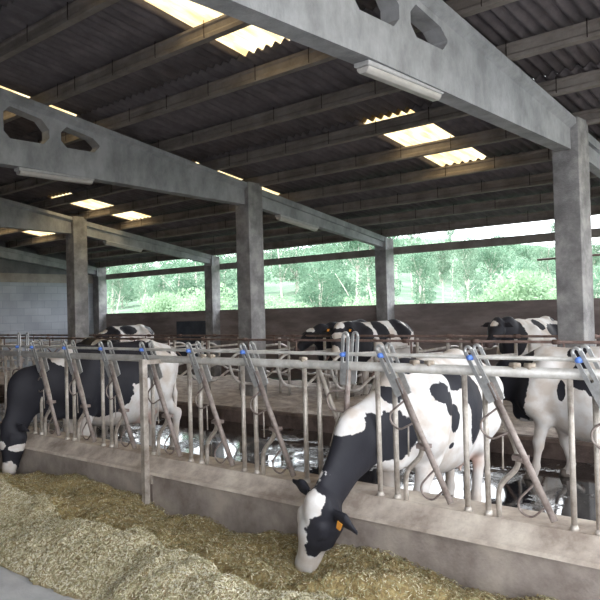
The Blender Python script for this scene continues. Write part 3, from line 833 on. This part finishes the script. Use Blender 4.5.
def cow(loc, rz, label, black, poll, axis, normal, neck_low=False, vox=.022, white=(), tags=(0, 1), front=((.0, 0), (.0, 0)), hind=((0, 0), (0, 0)), bend=0.0, udder=True, scale=1.0, neck_mid=None, hooves=True, hs=1.08, nr=1.0, nf=.64):
    """faces local +x; black / white = lists of (centre, radii) patches in local space"""
    a = unit(axis); nrm = unit(np.array(normal, float) - np.array(normal, float) @ a * a); sd = np.cross(nrm, a)
    poll = np.array(poll, float)
    Y = (0, 1, 0); pr = []
    A = lambda *q, **k: pr.append(Prim(*q, **k))
    # trunk
    A((.50, 0, .98), .40, (-.05, 0, .95), .46, .06, ax=Y, fl=.80)
    A((-.05, 0, .95), .46, (-.50, 0, 1.02), .41, .10, ax=Y, fl=.80)
    A((-.50, 0, 1.12), .30, (-.72, 0, 1.12), .24, .10, ax=Y, fl=.95)
    A((.52, 0, 1.33), .12, (.10, 0, 1.32), .10, .10)
    A((.10, 0, 1.33), .09, (-.50, 0, 1.37), .09, .10)
    A((-.50, 0, 1.37), .09, (-.80, 0, 1.30), .09, .08)
    for s in (-1, 1):
        A((-.47, .20*s, 1.33), .075, (-.50, .25*s, 1.28), .06, .09)
        A((-.80, .10*s, 1.24), .09, (-.86, .12*s, 1.20), .06, .07)
        A((.42, .20*s, 1.22), .13, (.58, .22*s, .86), .16, .10)          # shoulder blade
        A((-.55, .22*s, 1.12), .21, (-.52, .22*s, .86), .19, .10)        # thigh
    A((.68, 0, .86), .22, (.80, 0, .72), .12, .10)                       # brisket
    A((.15, 0, .68), .22, (-.35, 0, .66), .22, .12, ax=Y, fl=1.0)
    # front legs
    for s, (fx_, fz_) in zip((-1, 1), front):
        y = .17 * s; x = .50
        A((.56, .19*s, .84), .13, (.48, .18*s, .70), .105, .07)
        A((.48, .18*s, .70), .095, (x + fx_*.6, y, .42), .058, .05)
        A((x + fx_*.6, y, .43), .062, (x + fx_*.6, y, .37), .056, .03)
        A((x + fx_*.6, y, .38), .045, (x + fx_, y, .15), .040, .03)
        A((x + fx_, y, .14), .050, (x + fx_ + .03, y, .075), .048, .03)
        A((x + fx_ + .03, y, .07), .052, (x + fx_ + .06, y, .045), .054, .02)
    for s, (fx_, fz_) in zip((-1, 1), hind):
        y = .19 * s; x = -.72 + fx_
        A((-.52, .20*s, .84), .16, (-.60 + fx_*.4, .20*s, .66), .11, .08)
        A((-.60 + fx_*.4, .20*s, .68), .10, (-.80 + fx_*.8, y, .50), .055, .05)
        A((-.815 + fx_*.8, y, .53), .05, (-.79 + fx_*.8, y, .46), .055, .03)
        A((-.79 + fx_*.8, y, .47), .048, (-.75 + fx_, y, .16), .043, .03)
        A((-.75 + fx_, y, .15), .052, (-.72 + fx_, y, .075), .050, .03)
        A((-.72 + fx_, y, .07), .053, (-.69 + fx_, y, .045), .055, .02)
    if udder:
        A((-.48, 0, .62), .19, (-.36, 0, .60), .17, .06, ax=Y, fl=.95)
        for s in (-1, 1):
            A((-.50, .08*s, .47), .025, (-.50, .085*s, .40), .014, .02); A((-.36, .08*s, .47), .025, (-.36, .085*s, .40), .014, .02)
    # tail
    A((-.84, 0, 1.34), .045, (-.94, 0, 1.25), .032, .04); A((-.94, 0, 1.25), .030, (-.97, 0, .75), .022, .03); A((-.97, 0, .75), .035, (-.96, 0, .50), .022, .03)
    # neck
    nb = np.array((.52, 0, 1.10)); nm = np.array(neck_mid, float) if neck_mid is not None else (nb + poll) / 2 + np.array((0, 0, .0))
    hb = poll + a * .08 - nrm * .10
    sN = unit(np.cross(poll - nb, (0, 0, 1)))
    A(nb, .31, nm, .215*nr, .12, ax=sN, fl=min(.60, nf))
    A(nm, .215*nr, hb, .135, .08, ax=sN, fl=nf)
    nd = unit(nm - nb)
    up_n = np.cross(sN, nd); up_n = up_n if up_n[2] > 0 or abs(up_n[2]) < .2 and up_n[0] > 0 else -up_n
    A(nm - up_n * .10, .10, nb - up_n * .24 + nd * .12, .11, .08, ax=sN, fl=.5)    # dewlap
    # head
    H = lambda u, v, w: poll + (a * u + nrm * v + sd * w) * hs
    n0 = len(pr)
    A(H(.0, -.035, 0), .070, H(.0, -.06, 0), .075, .04, ax=sd, fl=1.0)
    A(H(.06, -.085, 0), .105, H(.20, -.085, 0), .098, .04)
    A(H(.18, -.075, 0), .092, H(.42, -.075, 0), .062, .05, ax=sd, fl=.92)
    A(H(.42, -.078, 0), .068, H(.475, -.082, 0), .064, .03, ax=nrm, fl=.92)
    A(H(.13, -.175, 0), .075, H(.41, -.135, 0), .045, .05)
    for s in (-1, 1):
        A(H(.12, -.12, .062*s), .082, H(.25, -.125, .045*s), .064, .04)
        A(H(.11, -.030, .080*s), .032, H(.16, -.035, .080*s), .028, .03)       # brow
        A(H(.455, -.075, .035*s), .036, H(.48, -.085, .035*s), .034, .02)      # nostril wings
        # ear: flattened leaf leaving the side of the poll
        e0, e1, e2 = H(.02, -.07, .085*s), H(.02, -.085, .17*s), H(.045, -.10, .255*s)
        ea = unit(nrm + a * .35)
        A(e0, .030, e1, .052, .03, ax=ea, fl=.50); A(e1, .052, e2, .020, .02, ax=ea, fl=.50)
    for q in pr[n0:]: q.ra *= hs; q.rb *= hs
    V, Fq = nets(pr, vox)
    # coat attributes
    def blob(bl):
        g = np.full(len(V), -1.0)
        for c, r in bl:
            r = np.array(r, float) if np.ndim(r) else np.full(3, r)
            q = (V - np.array(c, float)) / r; l = np.linalg.norm(q, axis=1)
            g = np.maximum(g, (1 - l) * r.mean() * 1.0 if True else 0)
        return g
    rel = V - poll; hu = rel @ a / hs; hv = rel @ nrm / hs; hw = rel @ sd / hs
    hd = (hu > -.12) & (np.linalg.norm(rel - a * .2, axis=1) < .42) & (hu < .6)
    bl = blob(black(H) if callable(black) else black)
    wh = blob(white(H) if callable(white) else white) if white else np.full(len(V), -1.0)
    patch = np.minimum(bl, -wh)
    patch = np.where((abs(hw) > .105) & (hu > -.08) & (hu < .14) & (hv > -.22) & (hv < .06) & hd, np.maximum(patch, (abs(hw) - .105) * 3 + .02), patch)
    lower = np.clip((.42 - V[:, 2]) * 4, -1, 1)                 # stockings stay white
    legs = (V[:, 2] < .45) & (V[:, 0] < .85)
    patch = np.where(legs, np.minimum(patch, -.2), patch)
    dirt = np.clip((.75 - V[:, 2]) * 1.6, 0, .95) * (V[:, 0] < .9)
    pink = np.clip(1 - np.linalg.norm((V - np.array((-.44, 0, .52))) / np.array((.30, .28, .2)), axis=1), 0, .3) * 2.4
    nose = np.clip((hu - .462) / .02, 0, 1) * (np.linalg.norm(rel - a * .5 , axis=1) < .2) * .85
    root = empty('cow', loc, rz, label, 'cow', 'black and white dairy cows'); root.scale = (scale,) * 3
    body = np_mesh('body', V, Fq, M['coat'], root, smooth=True)
    for nm_, ar in (('patch', patch), ('dirt', dirt), ('pink', pink), ('nose', nose)):
        at = body.data.attributes.new(nm_, 'FLOAT', 'POINT'); at.data.foreach_set('value', ar.astype(np.float32))
    for s in (-1, 1):
        m = MB(); c = H(.145, -.050, .094*s); m.ball((0, 0, 0), .021, 10, 8); e = m.build('eye', M['eye'], root); e.location = tuple(c)
        m = MB(); c = H(.485, -.075, .036*s) + a * .018; m.ball((0, 0, 0), .013, 8, 6); e = m.build('nostril', M['eye'], root); e.location = tuple(c)
    for s in tags:
        s = 1 if s else -1
        m = MB(); c = H(.05, -.08, .17*s) + nrm * .03; u = a * .027; w = sd * .022; n3 = nrm * .004
        u = u * 1.0; pts = [c - u - w, c - u + w, c + u + w * .8, c + u - w * .8]
        m.add([tuple(p - n3) for p in pts] + [tuple(p + n3) for p in pts], [(3,2,1,0),(4,5,6,7),(0,1,5,4),(1,2,6,5),(2,3,7,6),(3,0,4,7)])
        m.build('ear_tag', M['tagp'], root)['label'] = 'orange ear tag'
    if hooves:
        for (x, y) in [(.50 + front[i][0] + .06, .17*s) for i, s in enumerate((-1, 1))] + [(-.69 + hind[i][0], .19*s) for i, s in enumerate((-1, 1))]:
            m = MB()
            for q in (-1, 1):
                vs = []
                for (dx, r_, z) in ((.012, .036, .002), (0, .032, .045), (-.012, .030, .085)):
                    for k in range(10):
                        an = 2*math.pi*k/10
                        vs.append((x + dx + .005 + math.cos(an)*r_*1.75, y + q*.027 + math.sin(an)*r_*.85, z))
                fs = [(i*10+k, i*10+(k+1) % 10, (i+1)*10+(k+1) % 10, (i+1)*10+k) for i in range(2) for k in range(10)] + [tuple(range(10))[::-1], tuple(range(20, 30))]
                m.add(vs, fs, True)
            m.build('hoof', M['hoof'], root)
    return root

# near cow, head lowered through the fence into the silage
def near_black(H):
    return [((1.16, .2, .88), (.24, .40, .25)), ((1.30, .0, .80), (.28, .35, .27)), ((1.02, .3, .86), (.16, .30, .15)), ((.90, .22, 1.22), (.085, .3, .085)),
            ((.52, .35, 1.20), (.10, .22, .085)), ((.42, .35, 1.10), (.10, .2, .10)), ((.30, .35, .97), (.08, .2, .12)), ((.17, .38, 1.26), (.19, .25, .085)), ((-.10, .38, 1.10), (.18, .25, .21)), ((-.10, .34, .95), (.15, .3, .24)), ((.28, .35, .74), (.035, .2, .03)),
            ((.55, .06, 1.42), (.30, .14, .075)), ((.3, -.35, 1.0), (.45, .2, .3)), ((.97, .22, .88), (.20, .3, .24)),
            (H(.02, -.16, .02), (.20, .20, .20)), (H(.14, -.10, .10), (.20, .17, .16)), (H(.27, -.08, .075), (.14, .10, .12))]
def near_white(H):
    return [(H(.05, .01, -.075), (.09, .07, .09)), (H(.17, .0, -.075), (.10, .07, .12)), (H(.30, .0, -.055), (.08, .08, .11)), (H(.44, -.05, 0), (.13, .16, .14)), (H(.34, -.19, .07), (.15, .07, .13)), ((1.08, .1, 1.38), (.30, .4, .13)), ((1.38, -.1, 1.06), (.16, .30, .09)), ((.92, .1, .52), (.22, .4, .20))]
cow((-3.40, 5.50, 0), R(-83), 'black and white cow eating silage with her head lowered through the near fence', near_black,
    poll=(1.70, -.125, .545), axis=(-.136, -.381, -.916), normal=(.975, -.207, -.058), vox=.0145, white=near_white, tags=(1,), neck_mid=(1.17, -.06, .92),
    front=((.10, 0), (.22, 0)), hind=((.0, 0), (.30, 0)), scale=1.0, hs=1.24, nr=1.0, nf=.52)

# far-left cow, head lowered through the fence
def left_black(H):
    return [((1.1, 0, 1.2), (.4, .4, .3)), ((.75, 0, .95), (.55, .5, .42)), ((.25, .3, 1.20), (.55, .3, .30)), ((.05, 0, 1.3), (.7, .4, .22)), ((.30, .2, .9), (.40, .35, .30)), ((1.3, 0, .75), (.6, .4, .5)),
            ((-.20, .3, 1.08), (.24, .25, .16)), (H(.1, -.1, 0), (.25, .25, .25)), (H(.3, -.1, .04), (.18, .14, .16)), ((-.65, 0, 1.25), (.2, .25, .12))]
def left_white(H):
    return [((.72, .12, 1.34), (.14, .3, .12)), (H(.20, .02, 0), (.16, .05, .05)), (H(.46, -.06, 0), (.09, .12, .12)), (H(.2, -.24, 0), (.22, .07, .12)), ((-.35, .3, .88), (.30, .3, .14)), (H(.22, -.12, .13), (.30, .07, .04))]
cow((-8.15, 5.45, 0), R(-90), 'mostly black cow with her head down through the far left end of the fence', left_black,
    poll=(1.37, .0, .62), axis=(.12, .05, -.98), normal=(.98, .1, .12), vox=.018, white=left_white, tags=(), neck_mid=(1.08, 0, 1.0), hind=((.05, 0), (-.05, 0)), scale=1.05, nr=1.05, nf=.56)

# standing cow behind the near cow, facing left
def walk_black(H):
    return [((.72, .0, 1.05), (.20, .5, .42)), ((1.1, 0, 1.0), (.5, .4, .45)), ((.22, .3, 1.0), (.05, .3, .11)), ((.02, .3, 1.16), (.12, .3, .14)), ((.12, .2, 1.42), (.12, .3, .12)), ((-.12, .3, 1.05), (.08, .2, .1)), ((-.7, 0, 1.2), (.35, .4, .25)),
            (H(.15, -.1, 0), (.3, .25, .25)), ((.30, -.3, 1.0), (.1, .2, .2))]
cow((-2.82, 7.72, 0), R(180), 'white cow with black neck standing in the wet walkway behind the near cow', walk_black,
    poll=(1.18, .12, 1.02), axis=(.55, .25, -.80), normal=(.80, .1, .55), vox=.019, tags=(1,), neck_mid=(.88, .05, 1.12), front=((-.16, 0), (.10, 0)), white=lambda H: [(H(.25, .0, 0), (.2, .05, .05))], scale=.98)

# cow whose face shows behind the far-left cow
def peek_black(H):
    return [((.6, 0, 1.1), (.6, .5, .5)), ((-.3, 0, 1.2), (.4, .5, .3)), (H(.08, -.1, 0), (.2, .2, .2)), (H(.22, -.08, .09), (.16, .12, .1)), (H(.22, -.08, -.09), (.16, .12, .1))]
cow((-11.95, 7.75, 0), R(-8), 'black and white cow behind the far left cow, lowered face turned right', peek_black,
    poll=(1.15, -.05, 1.02), axis=(.72, -.25, -.65), normal=(.60, -.45, .66), vox=.024, tags=(), white=lambda H: [(H(.18, .02, 0), (.16, .06, .045)), (H(.45, -.06, 0), (.1, .1, .1))])

# cows standing on the rear cubicle bed
def face_black(H):
    return [((.7, 0, 1.1), (.35, .6, .5)), ((.1, .2, 1.25), (.16, .4, .30)), ((-.45, .1, 1.25), (.20, .4, .3)), ((-.8, 0, 1.3), (.12, .3, .12)), (H(.02, -.05, 0), (.2, .2, .2)), (H(.2, -.08, .10), (.18, .14, .09)), (H(.2, -.08, -.10), (.18, .14, .09)), ((1.0, 0, 1.2), (.3, .4, .4))]
cow((-8.50, 11.75, .2), R(-98), 'cow looking at the camera over the rail, white blaze and two orange ear tags', face_black,
    poll=(1.02, .02, 1.40), axis=(.52, .30, -.80), normal=(.70, .45, .55), vox=.022, hs=1.25, tags=(0, 1), white=lambda H: [(H(.20, .02, 0), (.34, .12, .06)), (H(.46, -.05, 0), (.12, .16, .12)), (H(.0, .03, 0), (.12, .12, .09))], hooves=True)
cow((-9.62, 12.25, .2), R(-88), 'almost black cow beside the staring cow, white patch on top', lambda H: [((0, 0, 1.0), (1.3, .6, .6)), (H(.2, -.1, 0), (.4, .3, .3)), ((1.0, 0, 1.1), (.6, .4, .5))],
    poll=(1.12, -.1, 1.30), axis=(.8, -.1, -.6), normal=(.6, 0, .8), vox=.026, tags=(), white=lambda H: [((.1, 0, 1.45), (.2, .2, .1)), (H(.0, .0, .0), (.09, .09, .07))])
def rf_black(H):
    return [((.95, 0, 1.2), (.35, .4, .4)), (H(.15, -.12, 0), (.25, .25, .25)), (H(.35, -.1, 0), (.2, .2, .2)), ((.15, .2, 1.35), (.12, .3, .10)), ((-.25, .25, 1.2), (.30, .2, .16)), ((-.6, .1, 1.38), (.16, .3, .10)), ((.5, -.2, 1.2), (.2, .2, .3))]
cow((-5.55, 12.35, .2), R(-92), 'cow with black raised head and cream forehead left of the nearest column', rf_black,
    poll=(1.12, -.08, 1.46), axis=(.75, .1, -.62), normal=(.6, .1, .78), vox=.022, tags=(), white=lambda H: [(H(.12, .02, 0), (.08, .06, .06))])
cow((-3.35, 12.4, .2), R(-90), 'dark cow mostly hidden behind the nearest column', lambda H: [((0, 0, 1.1), (1.2, .6, .3)), (H(.15, -.12, 0), (.35, .3, .3)), ((1, 0, 1.1), (.5, .4, .4))],
    poll=(1.12, .0, 1.36), axis=(.75, 0, -.66), normal=(.66, 0, .75), vox=.028, tags=(), white=lambda H: [((-.3, .3, 1.1), (.2, .2, .2))])
def lf_black(H):
    return [((.62, .1, 1.2), (.22, .5, .3)), ((.05, .2, 1.33), (.28, .5, .14)), ((-.7, .1, 1.25), (.18, .4, .2)), (H(.1, -.1, 0), (.3, .3, .3)), ((1.0, 0, 1.1), (.4, .4, .4))]
cow((-18.1, 12.6, .16), R(-88), 'white and black cow standing far left below the back wall', lf_black,
    poll=(1.15, .1, 1.05), axis=(.6, .2, -.75), normal=(.75, .2, .6), vox=.026, tags=(), white=lambda H: [((.9, 0, 1.35), (.2, .3, .12))])

# ------------------------------------------------------------------ woods behind the barn
def hz(x, y):
    i = int(np.argmin(abs(ys_g - y))); j = int(np.argmin(abs(xs_g - x))); return float(Zg[i, j])
xs_g = np.linspace(-150, 90, 121); ys_g = np.linspace(-60, 150, 106)
def leaf_cloud(lobes, n, size, seed):
    rg = np.random.default_rng(seed)
    Vs = []; per = max(1, n // len(lobes))
    for (c, r) in lobes:
        u = rg.normal(size=(per, 3)); u /= np.linalg.norm(u, axis=1)[:, None]
        rad = rg.uniform(.55, 1.0, per) ** .6
        p = np.array(c) + u * rad[:, None] * np.array(r)
        a = rg.normal(size=(per, 3)) + u * .6; a /= np.linalg.norm(a, axis=1)[:, None]
        b = np.cross(a, rg.normal(size=(per, 3))); b /= np.linalg.norm(b, axis=1)[:, None]
        c2 = np.cross(a, b)
        s = size * rg.uniform(.6, 1.4, per)[:, None]
        Vs.append(np.stack([p - b*s, p + c2*s*.45, p + b*s, p - c2*s*.45], 1))
    V = np.concatenate(Vs).reshape(-1, 3)
    return V, np.arange(len(V)).reshape(-1, 4)
def tree_proto(kind, seed):
    rg = random.Random(seed)
    t = empty('tree' if kind != 'bush' else 'bush', (0, 0, 0))
    m = MB(); lobes = []
    if kind == 'euc':
        h = rg.uniform(11, 15)
        pts = [(0, 0, -.5)] + [(rg.uniform(-.3, .3) * i * .4, rg.uniform(-.3, .3) * i * .4, h * i / 6) for i in range(1, 7)]
        m.tube(pts, [.17, .05], 7)
        for i in range(13):
            z = h * rg.uniform(.38, 1.02); a = rg.uniform(0, 6.28); l = rg.uniform(.7, 2.4) * (1.35 - z / h)
            c = (math.cos(a) * l, math.sin(a) * l, z + .5)
            k = min(5, int(z / h * 6)); m.tube([pts[k], ((pts[k][0] + c[0]) / 2, (pts[k][1] + c[1]) / 2, z - .2), c], [.05, .015], 5)
            lobes.append((c, (rg.uniform(.7, 1.4), rg.uniform(.7, 1.4), rg.uniform(.6, 1.3))))
        n, s, lm = 5200, .11, M['leafA']
    elif kind == 'broad':
        h = rg.uniform(6, 8)
        pts = [(0, 0, -.5), (.1, 0, 1.5), (0, .1, h * .6)]; m.tube(pts, [.2, .08], 7)
        for i in range(16):
            a = rg.uniform(0, 6.28); e = rg.uniform(0, 1); l = rg.uniform(.6, 2.4) * math.sqrt(1 - (e - .35) ** 2 * 1.5)
            c = (math.cos(a) * l, math.sin(a) * l, h * (.25 + .7 * e)); m.tube([pts[1], pts[2] if e > .5 else ((c[0])/2, c[1]/2, c[2]*.7), c], [.06, .015], 5)
            lobes.append((c, (rg.uniform(.9, 1.5), rg.uniform(.9, 1.5), rg.uniform(.7, 1.2))))
        n, s, lm = 6500, .10, M['leafC']
    else:
        h = 2.8
        for i in range(12):
            a = rg.uniform(0, 6.28); l = rg.uniform(0, 1.7); z = rg.uniform(.5, h) * (1 - l * .25)
            c = (math.cos(a) * l, math.sin(a) * l, z); m.tube([(0, 0, -.3), (c[0] * .5, c[1] * .5, z * .6), c], [.04, .01], 5)
            lobes.append((c, (rg.uniform(.7, 1.1),) * 2 + (rg.uniform(.5, .9),)))
        n, s, lm = 5200, .075, M['leafB']
    m.build('trunk', M['bark'], t)
    V, Fq = leaf_cloud(lobes, n, s, seed)
    np_mesh('foliage', V, Fq, lm, t)
    return t
pro = {('euc', i): tree_proto('euc', 50 + i) for i in range(3)}
pro.update({('broad', i): tree_proto('broad', 70 + i) for i in range(2)})
pro.update({('bush', i): tree_proto('bush', 90 + i) for i in range(2)})
usedp = set()
rg = random.Random(5)
spots = []
def place(kind, i, x, y, s):
    rr = (1.5 if kind == 'euc' else 2.6 if kind == 'broad' else 2.0) * s
    if any((x-a)**2 + (y-b)**2 < ((rr + c) * (.88 if kind != 'bush' else 1.0)) ** 2 for a, b, c in spots): return
    spots.append((x, y, rr))
    p = pro[(kind, i)]
    o = p if (kind, i) not in usedp else copy_tree(p)
    usedp.add((kind, i))
    o.location = (x, y, hz(x, y) - .1); o.rotation_euler = (0, 0, rg.uniform(0, 6.28)); o.scale = (s, s, s * rg.uniform(.9, 1.15))
    lab, cat, gr = {'euc': ('tall thin pale trunked tree in the bright woods behind the barn', 'tree', 'slender trees behind the barn'),
                    'broad': ('round leafy tree in the bright woods behind the barn', 'tree', 'leafy trees behind the barn'),
                    'bush': ('low light green bush beyond the back wall', 'bush', 'bushes behind the barn')}[kind]
    tag(o, lab, cat, gr)
def dirx(px, y):     # spread things over the strip of hillside seen above the wall
    return y * (-1.62 + px)
for row, (y, n) in enumerate([(31, 16), (38, 20), (46, 24), (56, 26), (68, 26)]):
    for k in range(n):
        fr = -1.62 + (1.62 - .20) * (k + rg.uniform(.15, .85)) / n
        x = fr * y
        kind = 'euc' if rg.random() < (.5 if row < 3 else .7) else 'broad'
        right = fr > -.62
        T = .185 if fr < -.78 else .110 if fr > -.60 else .185 - .075 * (fr + .78) / .18
        want = T * rg.uniform(.75, 1.05) * y + 1.85 - hz(x, y)
        s = max(.32, want / (14.0 if kind == 'euc' else 8.3))
        if s > 1.3: kind = 'euc'; s = want / 14.0
        place(kind, rg.randrange(3 if kind == 'euc' else 2), x, y + rg.uniform(-2.5, 2.5), s)
for (y, n) in ((21, 13), (25, 14)):
    for k in range(n):
        fr = -1.62 + (1.62 - .20) * (k + rg.uniform(.2, .8)) / n
        place('bush', rg.randrange(2), fr * y, y + rg.uniform(-1, 1), rg.uniform(.75, 1.15))
